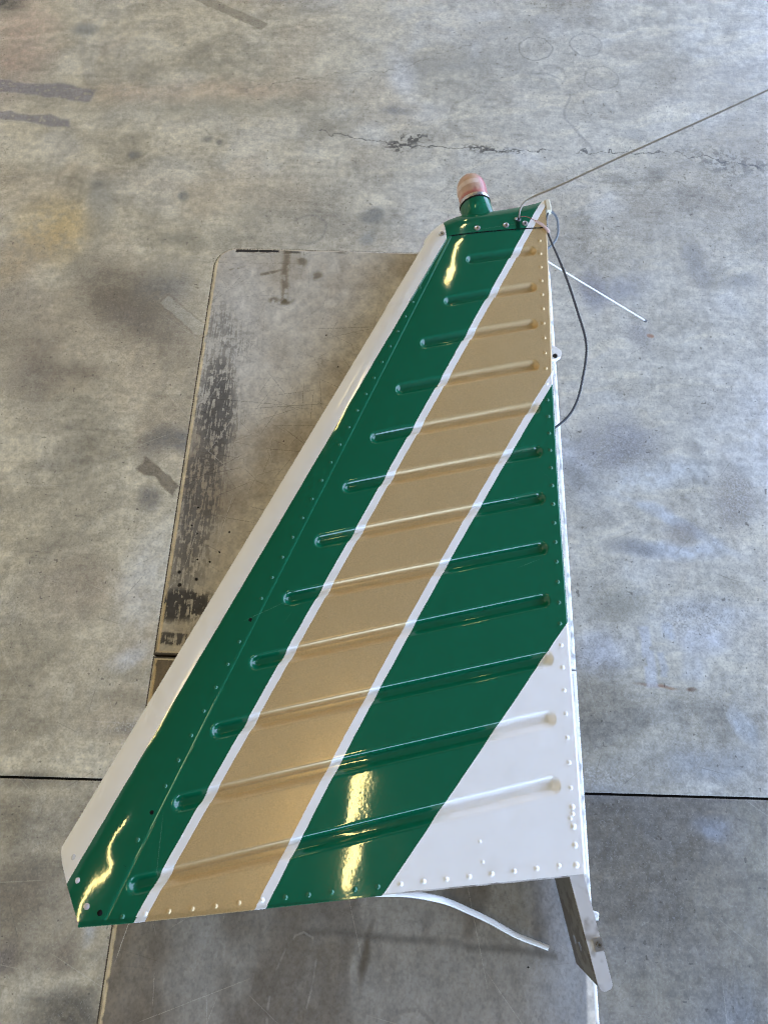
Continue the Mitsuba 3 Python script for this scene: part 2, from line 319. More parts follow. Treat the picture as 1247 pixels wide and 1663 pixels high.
# ------------------------------------------------------------------ the hangar round it (outside the picture) and its lamps
scene['hangar_lining'] = {'type': 'twosided', 'bsdf': {'type': 'diffuse', 'reflectance': rgb(0.14, 0.135, 0.125)}}
scene['hangar_cladding'] = {'type': 'twosided', 'bsdf': {'type': 'diffuse', 'reflectance': rgb(0.62, 0.51, 0.37)}}
def panel(key, x0, x1, y0, y1, z0, z1, m):
    add(key, trimesh.creation.box(bounds=[(x0, y0, z0), (x1, y1, z1)]), m)
panel('hangar__roof', -4.3, 6.6, -9.1, 13.1, 5.0, 5.1, 'hangar_lining')
panel('hangar__wall', -4.3, -4.2, -9.1, 13.1, 0, 5.0, 'hangar_cladding')
panel('hangar__wall', -4.2, 6.5, 13.0, 13.1, 0, 5.0, 'hangar_cladding')
panel('hangar__wall', -4.2, 6.5, -9.1, -9.0, 0, 5.0, 'hangar_cladding')
panel('hangar__wall', 6.5, 6.6, -9.0, 13.0, 0, 5.0, 'hangar_cladding')
labels['hangar'] = {'kind': 'structure', 'label': 'tan lined hangar with open doorways letting daylight in', 'category': 'hangar'}
scene['lamp_white'] = {'type': 'diffuse', 'reflectance': rgb(0.75, 0.75, 0.72)}
for i, (lx, ly) in enumerate([(0.32, -0.40), (-2.45, -0.35), (0.66, 5.0), (-1.55, 4.15), (0.5, 9.4), (-2.2, 9.4), (-3.6, 1.6), (-3.6, -2.6), (-3.6, 6.4)]):  # the left row is added to warm the light from that side
    k = 'tube_lamp' + (f'_{i:03d}' if i else '')
    add(k + '__housing', trimesh.creation.box(bounds=[(lx - .09, ly - .56, 4.46), (lx + .09, ly + .56, 4.52)]), 'lamp_white')
    for q, (hx, hy) in enumerate([(lx, ly - .4), (lx, ly + .4)]):
        add(k + '__hanger', bar((hx, hy, 4.52), (hx, hy, 5.0), .01, .01), 'lamp_white')
    scene[k + '__tube'] = {'type': 'rectangle', 'to_world': rect((lx, ly, 4.455), (-.048, 0, 0), (0, .50, 0)), 'bsdf': {'type': 'diffuse', 'reflectance': rgb(0, 0, 0)},
                           'emitter': {'type': 'area', 'radiance': {'type': 'rgb', 'value': list(TUBE)}}}
    labels[k] = {'label': f"unseen warm tube lamp under the hangar roof, {['near', 'middle', 'far'][[0, 0, 1, 1, 2, 2, 1, 0, 2][i]]} one of the {['right', 'middle', 'right', 'middle', 'right', 'middle', 'left', 'left', 'left'][i]} row", 'category': 'lamp', 'group': 'tube lamps under the roof'}

# ------------------------------------------------------------------ folding table
ZT, TW, TL = 0.74, 0.7665, 0.9357
def table_color(p, n, uv):
    x, y = p.x, p.y
    wx, wy = warp(x, y, 14.0, 0.03, 2.0)
    far = smoothstep(-0.001, 0.001, y)
    mid, fine, grit = fbm(wx * 9, wy * 9, 3.0, 4), fbm(x * 75, y * 60, 2.0, 3), fbm(x * 260, y * 260, 4.0, 2)
    c = mix(sl((184, 180, 172)), sl((162, 154, 142)), smoothstep(0.35, 0.7, mid))
    c = mix(c, sl((184, 182, 178)), .7 * blob(wx, wy, .07, .74, .07, .16, 10, .7))
    c = mix(c, sl((138, 124, 104)), 0.7 * smoothstep(0.45, 0.72, fbm(wx * 5 + 4, wy * 5, 9., 3)) * smoothstep(.8, .1, y))
    near = mix(sl((136, 134, 131)), sl((108, 103, 98)), smoothstep(0.38, 0.62, fbm(wx * 14, wy * 6, 6.0, 4)))
    near = mix(near, sl((110, 98, 82)), 0.8 * smoothstep(0.16, -0.02, x))
    near = mix(near, sl((150, 158, 172)), 0.6 * smoothstep(0.64, 0.745, x + .04 * (mid - .5)))  # bluish veil of door reflection painted in toward the right edge
    near = mix(near, sl((76, 68, 58)), .8 * blob(wx, wy, 0.41, -0.455, 0.006, 0.04, -8, .7))
    near = mix(near, sl((80, 78, 76)), .6 * strip(wx, wy, .28, -.425, .71, -.438, .005, .005) * smoothstep(.4, .55, mid))
    near = mix(near, sl((70, 66, 62)), .16 * smoothstep(.50, .78, fbm(x * 330, y * 210, 14., 2)))
    near = mix(near, sl((150, 148, 145)), .4 * (1 - smoothstep(.3, 1., polyline(wx * .5 + x * .5, wy * .5 + y * .5, [(.26, -.57), (.262, -.53), (.267, -.48), (.278, -.445), (.29, -.43), (.305, -.425), (.32, -.432), (.329, -.455), (.33, -.49), (.322, -.53)]) / .0022)) * smoothstep(.35, .55, fine))
    near = mix(near, sl((56, 54, 54)), .25 * (1 - smoothstep(.2, 1., polyline(wx * .6 + x * .4, wy * .6 + y * .4, [(.46, -.525), (.49, -.522), (.51, -.54)]) / .006)))
    c = mix(near, c, far)
    # black rubbed smears along the left edge
    sm = blob(wx, wy, 0.05, 0.50, 0.045, 0.16, 5, .6) * .85
    sm = dr.maximum(sm, .75 * blob(wx, wy, 0.045, 0.30, 0.05, 0.22, 0, .6))
    sm = dr.maximum(sm, .5 * blob(wx, wy, 0.05, 0.70, 0.05, 0.08, 30, .6))
    sm = dr.maximum(sm, blob(wx, wy, 0.045, 0.096, 0.055, 0.034, 10, .35))
    sm = dr.maximum(sm, .95 * strip(wx * .4 + x * .6, wy * .4 + y * .6, .008, .032, .09, .026, .012, .003))
    sm = sm * far
    worn = smoothstep(0.40, 0.56, .42 * fbm(x * 420, y * 40, 5.0, 2) + .10 * fbm(x * 50, y * 420, 8.0, 2) + .48 * fbm(x * 130, y * 110, 7.0, 3) + .16 * sm - .07)
    c = mix(c, sl((62, 61, 64)), sm * (.35 + .65 * worn) * (.55 + .45 * worn))
    # paint and grease at the far end
    vx_, vy_ = warp(x, y, 60.0, 0.007, 1.0)
    pb = strip(vx_, vy_,   .050, .9268, .146, .9275, .0064, .0012) 
    pb = dr.maximum(pb, .8 * strip(x, wy * .6 + y * .4, .16, .925, .30, .925, .003, .003) * smoothstep(.42, .55, mid))
    c = mix(c, sl((30, 30, 34)), pb)
    c = mix(c, sl((98, 86, 66)), .75 * strip(wx * .5 + x * .5, y, .170, .78, .165, .93, .008, .006) * smoothstep(.3, .6, fine))
    for cx, cy, rx, ry in [(.172, .785, .018, .010), (.145, .787, .012, .008), (.205, .90, .014, .012), (.13, .866, .03, .004), (.05, .872, .02, .003), (.235, .862, .014, .012)]:
        c = mix(c, sl((84, 72, 48)), .7 * blob(wx * .6 + x * .4, wy * .6 + y * .4, cx, cy, rx, ry, 20, .6) * smoothstep(.3, .55, fine))
    for cx, cy, r in [(.045, .289, .0022), (.037, .252, .0022), (.05, .235, .002), (.112, .24, .0022), (.098, .199, .0022), (.058, .183, .002), (.082, .179, .0024), (.009, .165, .0036), (.027, .157, .0036), (.061, .144, .0036), (.031, .132, .0042), (.3, .62, .002), (.27, .7, .002), (.2, .44, .0016), (.66, -.46, .0016)]:
        c = mix(c, sl((14, 13, 13)), 1 - smoothstep(.7, 1.1, dr.hypot(x - cx, y - cy) / r))
    # hairline scratches, dark with dirt and bright where they are new
    mess = smoothstep(.3, .65, fbm(wx * 6, wy * 6, 12., 2))
    for cell, hl, w, ang, spread, den, seed, col, k in [(.05, .9, .0007, 90, 70, .6, 10, (66, 60, 52), .55), (.06, 1.0, .0007, 0, 60, .55, 20, (66, 60, 52), .5), (.09, 1.1, .0008, 30, 180, .5, 30, (62, 56, 48), .55),
                                              (.03, .9, .0006, 100, 340, .5, 40, (70, 62, 54), .45)]:
        c = mix(c, sl(col), k * (.35 + .65 * mess) * (.35 + .65 * far) * scratches(x, y, cell, hl, w, ang, spread, den, seed))
    c = mix(c, sl((196, 192, 186)), .75 * scratches(x, y, .07, 1.0, .0006, 95, 90, .5, 60) * smoothstep(.25, .0, x - .03))
    c = mix(c, sl((190, 186, 178)), .45 * scratches(x, y, .12, 1.0, .0006, 120, 360, .55, 70))
    # the moulded border, painted pale on the right where door light falls, dirty tan on the left
    e = dr.minimum(dr.minimum(x, TW - x), TL - y)
    c = mix(c, sl((206, 188, 152)), .8 * smoothstep(.0125, .0095, x) * smoothstep(.3, .5, fine + .12))
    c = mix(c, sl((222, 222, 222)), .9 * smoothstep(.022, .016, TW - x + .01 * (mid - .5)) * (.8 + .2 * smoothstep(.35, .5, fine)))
    c = mix(c, sl((186, 180, 170)), .6 * smoothstep(.008, .004, TL - y) * smoothstep(.35, .5, fine) * (1 - pb))
    return c * (0.78 + 0.44 * fine) * (0.84 + 0.32 * grit) * mi.Color3f(1.07, 1.03, .94)

def table_rough(p, n, uv):
    return 0.36 + 0.3 * fbm(p.x * 20, p.y * 20, 4.0, 3)
def table_bump(p, n, uv):
    return fbm(p.x * 160, p.y * 160, 1.0, 3)
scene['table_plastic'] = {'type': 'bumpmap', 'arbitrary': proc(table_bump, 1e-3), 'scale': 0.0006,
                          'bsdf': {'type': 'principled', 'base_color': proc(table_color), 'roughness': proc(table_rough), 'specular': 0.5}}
def trim_color(p, n, uv):
    f = fbm(p.x * 40, p.y * 40, p.z * 40, 3)
    c = mix(sl((196, 182, 156)), sl((226, 226, 224)), smoothstep(.2, .5, p.x))
    c = mix(c, sl((104, 92, 74)), .6 * smoothstep(.5, .66, f))
    return mix(c, sl((44, 36, 28)), .92 * smoothstep(ZT - .0003, ZT - .0011, p.z) * smoothstep(.7, .5, p.x))  # shade under the rim painted in, except along the right side
scene['table_trim'] = {'type': 'principled', 'base_color': proc(trim_color), 'roughness': 0.45, 'specular': 0.5}
scene['dark_steel'] = {'type': 'principled', 'base_color': rgb(.12, .12, .125), 'roughness': .45, 'metallic': .6}

def half_top(y0, y1, far):
    r = 0.055
    full = box(0, y0, TW, y1)
    if far:
        pts = [(0, y0), (TW, y0), (TW, y1 - r)] + [(TW - r + r * math.cos(a), y1 - r + r * math.sin(a)) for a in np.linspace(0, np.pi / 2, 14)[1:]] \
            + [(r + r * math.cos(a), y1 - r + r * math.sin(a)) for a in np.linspace(np.pi / 2, np.pi, 14)] + [(0, y1 - r)]
        pts = [p for i, p in enumerate(pts) if i == 0 or np.hypot(*np.subtract(p, pts[i - 1])) > 1e-6]
    else:
        pts = [(0, y1), (0, y0 + r)] + [(r - r * math.cos(a), y0 + r - r * math.sin(a)) for a in np.linspace(0, np.pi / 2, 14)[1:]] + [(TW - r + r * math.sin(a), y0 + r - r * math.cos(a)) for a in np.linspace(0, np.pi / 2, 14)] + [(TW, y1)]
        pts = [p for i, p in enumerate(pts) if i == 0 or np.hypot(*np.subtract(p, pts[i - 1])) > 1e-6]
    P = np.array(pts)
    d0, d1 = np.roll(P, -1, 0) - P, P - np.roll(P, 1, 0)
    n0, n1 = [np.stack([d[:, 1], -d[:, 0]], 1) / np.linalg.norm(d, axis=1, keepdims=True) for d in (d0, d1)]
    nn = n0 + n1; nn /= (nn * n0).sum(1, keepdims=True)
    nn = np.where(np.abs(nn) > 3, 0, nn)
    e = 0.007
    loops = [(e * (1 - math.sin(a)), ZT - e + e * math.cos(a)) for a in np.linspace(0, np.pi / 2, 6)] + [(0, ZT - .042), (.003, ZT - .045)]
    rings = [np.c_[P - nn * o, np.full(len(P), z)] for o, z in loops]
    return P, nn, e, rings, loops
def skirt(rings):
    k = len(rings[0]); V = np.vstack(rings); F = []
    for i in range(len(rings) - 1):
        for q in range(k):
            r = (q + 1) % k
            F += [[i * k + q, (i + 1) * k + q, (i + 1) * k + r], [i * k + q, (i + 1) * k + r, i * k + r]]
    return trimesh.Trimesh(V, F, process=False)
def flat(ring2, z, flip=False):
    v, f = trimesh.creation.triangulate_polygon(Polygon(ring2), engine='earcut')
    m = trimesh.Trimesh(np.c_[v, np.full(len(v), z)], f, process=False)
    if (m.face_normals[0][2] < 0) != flip:
        m.invert()
    return m
for far, (y0, y1) in ((True, (0.0011, TL)), (False, (-0.93, -0.0011))):
    P, nn, e, rings, loops = half_top(y0, y1, far)
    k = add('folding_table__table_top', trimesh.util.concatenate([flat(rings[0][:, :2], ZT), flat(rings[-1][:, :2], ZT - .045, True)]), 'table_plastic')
    add(k + '__edge_trim', skirt(rings), 'table_trim', smooth=40)
    labels[k] = {'label': 'scratched pale half of the table top with black smears' if far else 'darker grey half of the table top'}
for s, (y, yy) in enumerate(((.72, .62), (-.72, -.62))):
    for x in (.09, .67):
        add('folding_table__leg', tube(spline([(x, yy, ZT - .05), (x, y, .35), (x, y, .004)], 12), .0125), 'dark_steel', smooth=True)
    add('folding_table__leg_brace', tube([(.09, y, .2), (.67, y, .2)], .009), 'dark_steel', smooth=True)
labels['folding_table'] = {'label': 'scratched folding table with a fold across its middle under the fin', 'category': 'table'}

# ------------------------------------------------------------------ tail fin: shape
def xLE(y): return -0.0731 + (y + .3073) * .44882
XT = .7325
def te_shift(y): return np.interp(y, [-.5, .28, .45, .58, .70, .92, 1.07], [-.0008, -.0008, .0015, .004, .0085, .0148, .016])
def thick(y): return np.interp(y, [-.32, .92], [.105, .06])
_t = np.array([0, .005, .02, .05, .1, .2, .3, .45, .65, 1.0])
_g = CubicSpline(np.sqrt(_t), [0, .2, .40, .6, .77, .91, .97, 1, .98, .86])
def gfun(t): return _g(np.sqrt(np.clip(t, 0, 1)))
def zmid(y): return ZT + thick(y) / 2 + .0006
def chord(x, y): return (x - xLE(y)) / (XT - xLE(y))
def half(x, y): return thick(y) / 2 * gfun(chord(x, y))
def xs(y): return .029 + (y + .39) * .38464           # the lap seam behind the leading edge
def y_base(x):
    return np.where(x < -.0116, -.3078 - (x + .0752) * 1.615, -.4045 + (x + .0116) * .11855)
def y_tip(x): return np.interp(x, [.44, .4796, .5155, .6817, .7496, .80], [.9094, .9184, .9262, .9525, .9625, .970])

BEADS = [((.5752, .8619), (.7130, .8942)), ((.527, .7467), (.7090, .7938)), ((.479, .6381), (.7060, .6967)), ((.4316, .5254), (.7030, .5941)), ((.386, .4143), (.7010, .4945)), ((.3388, .3074), (.6995, .3976)),
         ((.2951, .1986), (.6985, .2997)), ((.2482, .0911), (.6975, .2016)), ((.2025, -.0209), (.6955, .1050)), ((.1528, -.1319), (.6945, .0038)), ((.1077, -.2411), (.6925, -.0937)), ((.0575, -.3558), (.6930, -.1940))]
BW, BD = .0145, .0098                                   # half width and depth of the pressed beads
def beads(x, y):
    d = np.full(np.shape(x), 9.0)
    for (ax, ay), (bx, by) in BEADS:
        ex, ey = bx - ax, by - ay; L = math.hypot(ex, ey); ex, ey = ex / L, ey / L
        ax2, ay2, L2 = ax + ex * .006, ay + ey * .006, L - .010   # measured points are the ends' centres
        t = np.clip((x - ax2) * ex + (y - ay2) * ey, 0, L2)
        d = np.minimum(d, np.hypot(x - ax2 - t * ex, y - ay2 - t * ey))
    q = np.clip((1 - d / BW) / .78, 0, 1)
    return -BD * q * q * (3 - 2 * q)
def oil(x, y):
    """Faint unevenness of thin sheet metal."""
    p = np.stack([x * 9, y * 9, np.zeros_like(x)], -1)
    p2 = np.stack([x * 30, y * 30, np.ones_like(x)], -1)
    return .0007 * (meshkit.fbm(p, 2, 3) - .5) + .00034 * (meshkit.noise(p2, 5) - .5) + .0011 * (meshkit.noise(p2 * .8, 8) - .5) * np.clip((-.26 - y) / .06, 0, 1) * np.clip((.12 - x) / .08, 0, 1)

def rows(X, ylo, yhi, nv, it=70):
    """Grid of (x, y): column a follows the line x = X(a, y) from its foot on ylo(x) to its head on yhi(x)."""
    v = np.linspace(0, 1, nv)[:, None]
    y = -.36 + 1.29 * v * np.ones_like(X(np.zeros((nv, 1))))
    for _ in range(it):
        x = X(y)
        y = .4 * y + .6 * (ylo(x) * (1 - v) + yhi(x) * v)
    return X(y), y

def yb_cut(x): return y_base(x)
# main beaded skin
a = np.linspace(-.03, 1, 330)[None, :]
MX, MY = rows(lambda y: xs(y) + (XT - xs(y)) * a, y_base, lambda x: y_tip(x) + .012, 620)
MXs = MX + te_shift(MY) * np.clip(chord(MX, MY), 0, 1) ** 4
zt = zmid(MY) + half(MX, MY) + oil(MX, MY)
zt = zt + beads(MXs, MY) - .0012 * (a < 0)
top = np.stack([MXs, MY, zt], -1)
# turned-down lip along the rear edge
lip = top[:, -1:].copy(); lip[..., 0] += .0022; lip[..., 2] -= .0024
lip2 = lip.copy(); lip2[..., 2] -= .012
top_full = np.concatenate([top, lip, lip2], 1)
# underside, same outline
a2 = np.linspace(0, 1, 60)[None, :]
LX, LY = rows(lambda y: xs(y) + (XT - xs(y)) * a2, y_base, lambda x: y_tip(x) + .012, 80)
under = np.stack([LX + te_shift(LY) * np.clip(chord(LX, LY), 0, 1) ** 4, LY, zmid(LY) - half(LX, LY)], -1)
def surf(x, y):
    """Point and normal on the upper skin at (x, y), beads left out."""
    def z(x, y):
        xx = x - te_shift(y) * np.clip(chord(x, y), 0, 1) ** 4
        return zmid(y) + half(xx, y)
    h = 1e-4
    n = np.array([-(z(x + h, y) - z(x - h, y)) / (2 * h), -(z(x, y + h) - z(x, y - h)) / (2 * h), 1.0])
    return np.array([x, y, float(z(x, y))]), n / np.linalg.norm(n)

# ------------------------------------------------------------------ tail fin: paint
def paint_masks(x, y):
    """green, gold, white of the paint scheme; straight masking lines on the fin."""
    w = .0004
    n = .0012 * (fbm(x * 45, y * 45, 1., 2) - .5)
    l0 = .016 + (dr.minimum(y, .921) + .2215) * .4467 - .12 * dr.maximum(y - .921, 0)
    l1 = .0728 + (y + .4051) * .46798
    l2 = .4352 + y * (.5059 + .0499 * y)
    l3 = .4219 + (y + .3649) * .7185
    x = x + n
    after = lambda l: smoothstep(l - w, l + w, x)
    g1 = after(l0) * (1 - after(l1 - .0076))
    gold = after(l1 + .0076) * (1 - after(l2 - .0078))
    g2 = after(l2 + .0078) * (1 - after(l3))
    return dr.maximum(g1, g2), gold
def grime(p):
    return smoothstep(.52, .75, fbm(p.x * 16, p.y * 16, p.z * 16, 4))
def paint_color(p, n, uv):
    green, gold = paint_masks(p.x, p.y)
    flake = noise(p.x * 900, p.y * 900, p.z * 900)
    c = mix((.86, .86, .86), (.78, .775, .76), .35 * grime(p))
    c = mix(c, (.003, .112, .053), green)
    c = mix(c, mi.Color3f(.54, .385, .19) * (.88 + .24 * flake), gold)
    s = scratches(p.x, p.y, .11, .8, .0005, 60, 160, .45, 5) * smoothstep(.5, .62, fbm(p.x * 5, p.y * 5, 3., 2))
    return mix(c, (.16, .30, .22), .5 * s * green)
def paint_rough(p, n, uv):
    green, gold = paint_masks(p.x, p.y)
    return 0.08 + .03 * fbm(p.x * 12, p.y * 12, 0., 2) + .20 * gold - .045 * green
def paint_metal(p, n, uv):
    return 0.28 * paint_masks(p.x, p.y)[1]
def paint_bump(p, n, uv):
    return fbm(p.x * 260, p.y * 260, p.z * 260, 2) 
PAINT = {'type': 'principled', 'base_color': proc(paint_color), 'roughness': proc(paint_rough), 'metallic': proc(paint_metal), 'specular': .5, 'clearcoat': .12, 'clearcoat_gloss': .96}
scene['fin_paint'] = {'type': 'twosided', 'bsdf': {'type': 'bumpmap', 'arbitrary': proc(paint_bump, 6e-4), 'scale': .000025, 'bsdf': PAINT}}
scene['white_paint'] = {'type': 'principled', 'base_color': rgb(.80, .80, .80), 'roughness': .3, 'specular': .5}
def metal_color(p, n, uv):
    f = fbm(p.x * 50, p.y * 50, p.z * 50, 3)
    return mix((.62, .62, .63), (.30, .28, .26), smoothstep(.45, .7, f))
scene['primed_metal'] = {'type': 'principled', 'base_color': proc(metal_color), 'roughness': .42, 'metallic': .35, 'specular': .5}
def web_color(p, n, uv):
    f = fbm(p.x * 60, p.y * 60, p.z * 60, 3)
    return mix((.19, .185, .165), (.13, .12, .105), smoothstep(.4, .65, f))
scene['dark_metal'] = {'type': 'principled', 'base_color': proc(web_color), 'roughness': .5, 'metallic': .3, 'specular': .4}  # shade of the left-facing web painted in as a darker metal than the flange
scene['steel'] = {'type': 'principled', 'base_color': rgb(.46, .44, .42), 'roughness': .3, 'metallic': .9}
scene['rod_steel'] = {'type': 'principled', 'base_color': rgb(.30, .27, .23), 'roughness': .32, 'metallic': .85}
scene['black_hole'] = {'type': 'diffuse', 'reflectance': rgb(.012, .012, .012)}
scene['black_jacket'] = {'type': 'principled', 'base_color': rgb(.035, .036, .04), 'roughness': .38, 'specular': .5}
scene['grey_jacket'] = {'type': 'principled', 'base_color': rgb(.16, .18, .20), 'roughness': .35, 'specular': .5}
scene['cream_plastic'] = {'type': 'principled', 'base_color': rgb(.66, .60, .45), 'roughness': .45, 'specular': .5}
scene['pink_sleeve'] = {'type': 'principled', 'base_color': rgb(.60, .44, .40), 'roughness': .5}
scene['red_wire'] = {'type': 'principled', 'base_color': rgb(.30, .08, .05), 'roughness': .5}

# ------------------------------------------------------------------ tail fin: build
FIN = 'tail_fin'
labels[FIN] = {'label': 'green, gold and white aircraft tail fin with red beacon lying on the table', 'category': 'tail fin'}
SKIN = add(FIN + '__beaded_skin', grid(top_full), 'fin_paint', smooth=50)
m = grid(under); m.invert()
add(FIN + '__underside_skin', m, 'fin_paint', smooth=True)

# leading edge skin: one sheet from seam to seam round the nose, lapped 1 mm over the main skin
def nose_sheet(tmax_of_y, ylo, yhi, nv, na, proud, steps=True, floor_t=0.0):
    s = np.linspace(-1, 1, na)[None, :]
    def X(y):
        tm = (tmax_of_y(y) - xLE(y)) / (XT - xLE(y))
        return xLE(y) + (s * s * tm) * (XT - xLE(y))
    x, y = rows(X, ylo, yhi, nv)
    t = np.clip(chord(x, y), 0, 1)
    z = zmid(y) + np.sign(s) * thick(y) / 2 * gfun(t)
    P = np.stack([x, y, z], -1)
    P[..., 2] += np.sign(s) * oil(x, y) * np.clip(t * 8, 0, 1)
    m = grid(P); m.vertices = m.vertices  # normals for the offset
    N = np.array(trimesh.Trimesh(P.reshape(-1, 3), m.faces, process=False).vertex_normals).reshape(P.shape)
    Q = P + N * proud
    edge = Q[:, -1:] - N[:, -1:] * (proud + .0002) + np.array([.0019, 0, 0])
    return np.concatenate([Q, edge], 1)
LE = nose_sheet(xs, y_base, lambda x: y_tip(x) + .012, 420, 121, .0014)
add(FIN + '__leading_edge_skin', grid(LE), 'fin_paint', smooth=45)
cap_t = lambda y: .016 + (y + .2215) * .4467 + .002
def tipy(x): return y_tip(x) + .008
LC = nose_sheet(cap_t, lambda x: .741 + .05 * (x - .4), tipy, 60, 61, .0024)
add(FIN + '__leading_edge_cap', grid(LC), 'fin_paint', smooth=45)
labels[FIN + '__leading_edge_cap'] = {'label': 'short white cap over the leading edge near the tip'}

# tip cap: fibreglass cap that rounds off the end
END = np.array([(.474, .928), (.482, .945), (.497, .9655), (.521, .987), (.5602, 1.0065), (.6406, 1.0237), (.6904, 1.0364), (.7276, 1.0486), (.7500, 1.0590), (.76, 1.063)])
y_end = PchipInterpolator(END[:, 0], END[:, 1])
def cap_sheet(sign, nv=60, na=110):
    s = np.linspace(0, 1, na)[None, :]
    v = (1 - (1 - np.linspace(0, 1, nv)) ** 2)[:, None]
    x = .4775 + (.7485 - .4775) * s ** 1.6 * np.ones_like(v)
    y0 = y_tip(x)
    y1 = np.maximum(y_end(x), y0 + .002)
    y = y0 * (1 - v) + y1 * v
    xx = x - te_shift(y) * np.clip(chord(x, y), 0, 1) ** 4
    d = np.clip((y1 - y) / .055, 0, 1)
    prof = np.sqrt(np.clip(1 - (1 - d) ** 2, 0, 1))
    t0 = np.clip((x - .4775) / (XT - .465), 0, 1)
    h = thick(np.full_like(y, .935)) / 2 * gfun(np.maximum(chord(xx, y0 + 0 * y), 0) * .5 + t0 * .5) * prof + .0022 * np.sqrt(np.clip(d * 3, 0, 1))
    z = zmid(.935) + sign * h
    return np.stack([x, y, z], -1)
CU, CL = cap_sheet(1), cap_sheet(-1)
edge = CU[:1].copy(); edge[..., 2] -= .0022
mU, mL = grid(np.concatenate([edge, CU], 0)), grid(CL); mL.invert()
add(FIN + '__tip_cap', trimesh.util.concatenate([mU, mL]), 'fin_paint', smooth=40)
TC = FIN + '__tip_cap'
labels[TC] = {'label': 'green rounded tip cap carrying the beacon'}
xq = np.concatenate([np.linspace(.4785, .4815, 12), np.linspace(.482, .742, 50)])
cz = np.array([CU[0][np.argmin(np.abs(CU[0, :, 0] - q))][2] for q in xq])
add(TC + '__seam', tube(np.stack([xq, y_tip(xq) - .0006, cz - .0014], 1), .0011, 6), 'black_hole', smooth=True)
def capz(x, y):
    d = np.hypot(CU[..., 0] - x, CU[..., 1] - y); i = np.unravel_index(np.argmin(d), d.shape)
    r, c = min(max(i[0], 1), CU.shape[0] - 2), min(max(i[1], 1), CU.shape[1] - 2)
    n = np.cross(CU[r, c + 1] - CU[r, c - 1], CU[r + 1, c] - CU[r - 1, c]); n /= np.linalg.norm(n)
    return np.array([x, y, CU[i][2]]), n

# beacon on its neck
AX = np.array([-.20, 1, .10]); AX /= np.linalg.norm(AX)
BC = np.array([.5935, 1.040, .776])
M0 = np.eye(4); zz = AX; xx = np.cross([0, 0, 1], zz); xx /= np.linalg.norm(xx)
M0[:3, 0], M0[:3, 1], M0[:3, 2], M0[:3, 3] = xx, np.cross(zz, xx), zz, BC
neck = [(.070, -.070), (.056, -.058), (.045, -.046), (.0385, -.034), (.0362, -.022), (.0352, -.011), (.0350, -.003), (.0342, 0), (.020, .0005)]
nk = lathe(CubicSpline(np.arange(7), np.array(neck[:7]))(np.linspace(0, 6, 40)).tolist() + neck[7:], np.eye(4), 56)
nv = np.array(nk.vertices); q_ = np.clip((-nv[:, 2] - .006) / .062, 0, 1)
rr_ = np.hypot(nv[:, 0], nv[:, 1]) + 1e-9
nv[:, 1] *= 1 + (np.minimum(.0352, rr_) / rr_ * (1 - .62 * q_ ** 1.3) - 1) * np.clip(q_ * 3, 0, 1)     # the flare spreads sideways and sinks into the cap
nk.vertices = nv; nk.apply_transform(M0)
add(TC + '__beacon_neck', nk, 'fin_paint', smooth=50)
scene['clamp_metal'] = {'type': 'principled', 'base_color': rgb(.50, .48, .46), 'roughness': .3, 'metallic': .9}
add(FIN + '__beacon__clamp_ring', lathe([(.0300, .0006), (.0350, .0008), (.0358, .002), (.0358, .0078), (.0350, .0092), (.0300, .0094)], M0, 56), 'clamp_metal', smooth=40)
add(FIN + '__beacon__gasket', lathe([(.0345, -.0034), (.0360, -.003), (.0360, .0004), (.0347, .0007)], M0, 56), 'black_hole', smooth=40)
dome = [(.0315, .0100)] + [(.0318 + .0020 * math.sin(min(1, u / .4) * np.pi / 2) if u < .4 else .0338 * math.sqrt(max(0, 1 - ((u - .4) / .6) ** 2.2)),   .0104 + .071 * u) for u in np.linspace(0, 1, 48)]
def lens_color(p, n, uv):
    d = mi.Vector3f(p.x - float(BC[0]), p.y - float(BC[1]), p.z - float(BC[2]))
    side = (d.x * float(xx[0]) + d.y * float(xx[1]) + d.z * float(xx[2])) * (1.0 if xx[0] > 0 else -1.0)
    along = d.x * float(AX[0]) + d.y * float(AX[1]) + d.z * float(AX[2])
    f = fbm(p.x * 90, p.y * 90, p.z * 90, 3)
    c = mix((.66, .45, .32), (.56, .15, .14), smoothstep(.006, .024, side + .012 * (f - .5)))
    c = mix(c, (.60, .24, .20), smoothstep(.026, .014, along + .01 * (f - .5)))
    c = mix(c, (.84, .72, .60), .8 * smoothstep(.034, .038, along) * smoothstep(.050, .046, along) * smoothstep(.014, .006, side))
    return c * (.8 + .4 * f)
scene['lens_red'] = {'type': 'blendbsdf', 'weight': .62,
                     'a': {'type': 'thindielectric', 'int_ior': 1.49, 'specular_transmittance': rgb(.96, .82, .76)},
                     'b': {'type': 'twosided', 'bsdf': {'type': 'principled', 'base_color': proc(lens_color), 'roughness': .35, 'specular': .6}}}
add(FIN + '__beacon__lens', lathe(dome, M0, 48), 'lens_red', smooth=60)
labels[FIN + '__beacon'] = {'label': 'faded red beacon with dome lens at the fin tip'}
scene['lens_core'] = {'type': 'principled', 'base_color': rgb(.42, .15, .12), 'roughness': .25, 'specular': .6}
scene['lamp_cream'] = {'type': 'principled', 'base_color': rgb(.72, .55, .42), 'roughness': .4}
add(FIN + '__beacon__reflector', lathe([(.029, .006), (.0295, .016), (.026, .022), (.0265, .027), (.023, .033), (.0235, .038), (.016, .045)], M0, 40), 'lens_core', smooth=30)
add(FIN + '__beacon__flash_tube', lathe([(.0, .044), (.0200, .045), (.0205, .064), (.012, .072), (0, .073)], M0, 32), 'lamp_cream', smooth=40)
Ms = M0.copy(); Ms[:3, 3] = BC + xx * .029 * .0 - AX * .014 + np.array([.0, 0, 0])
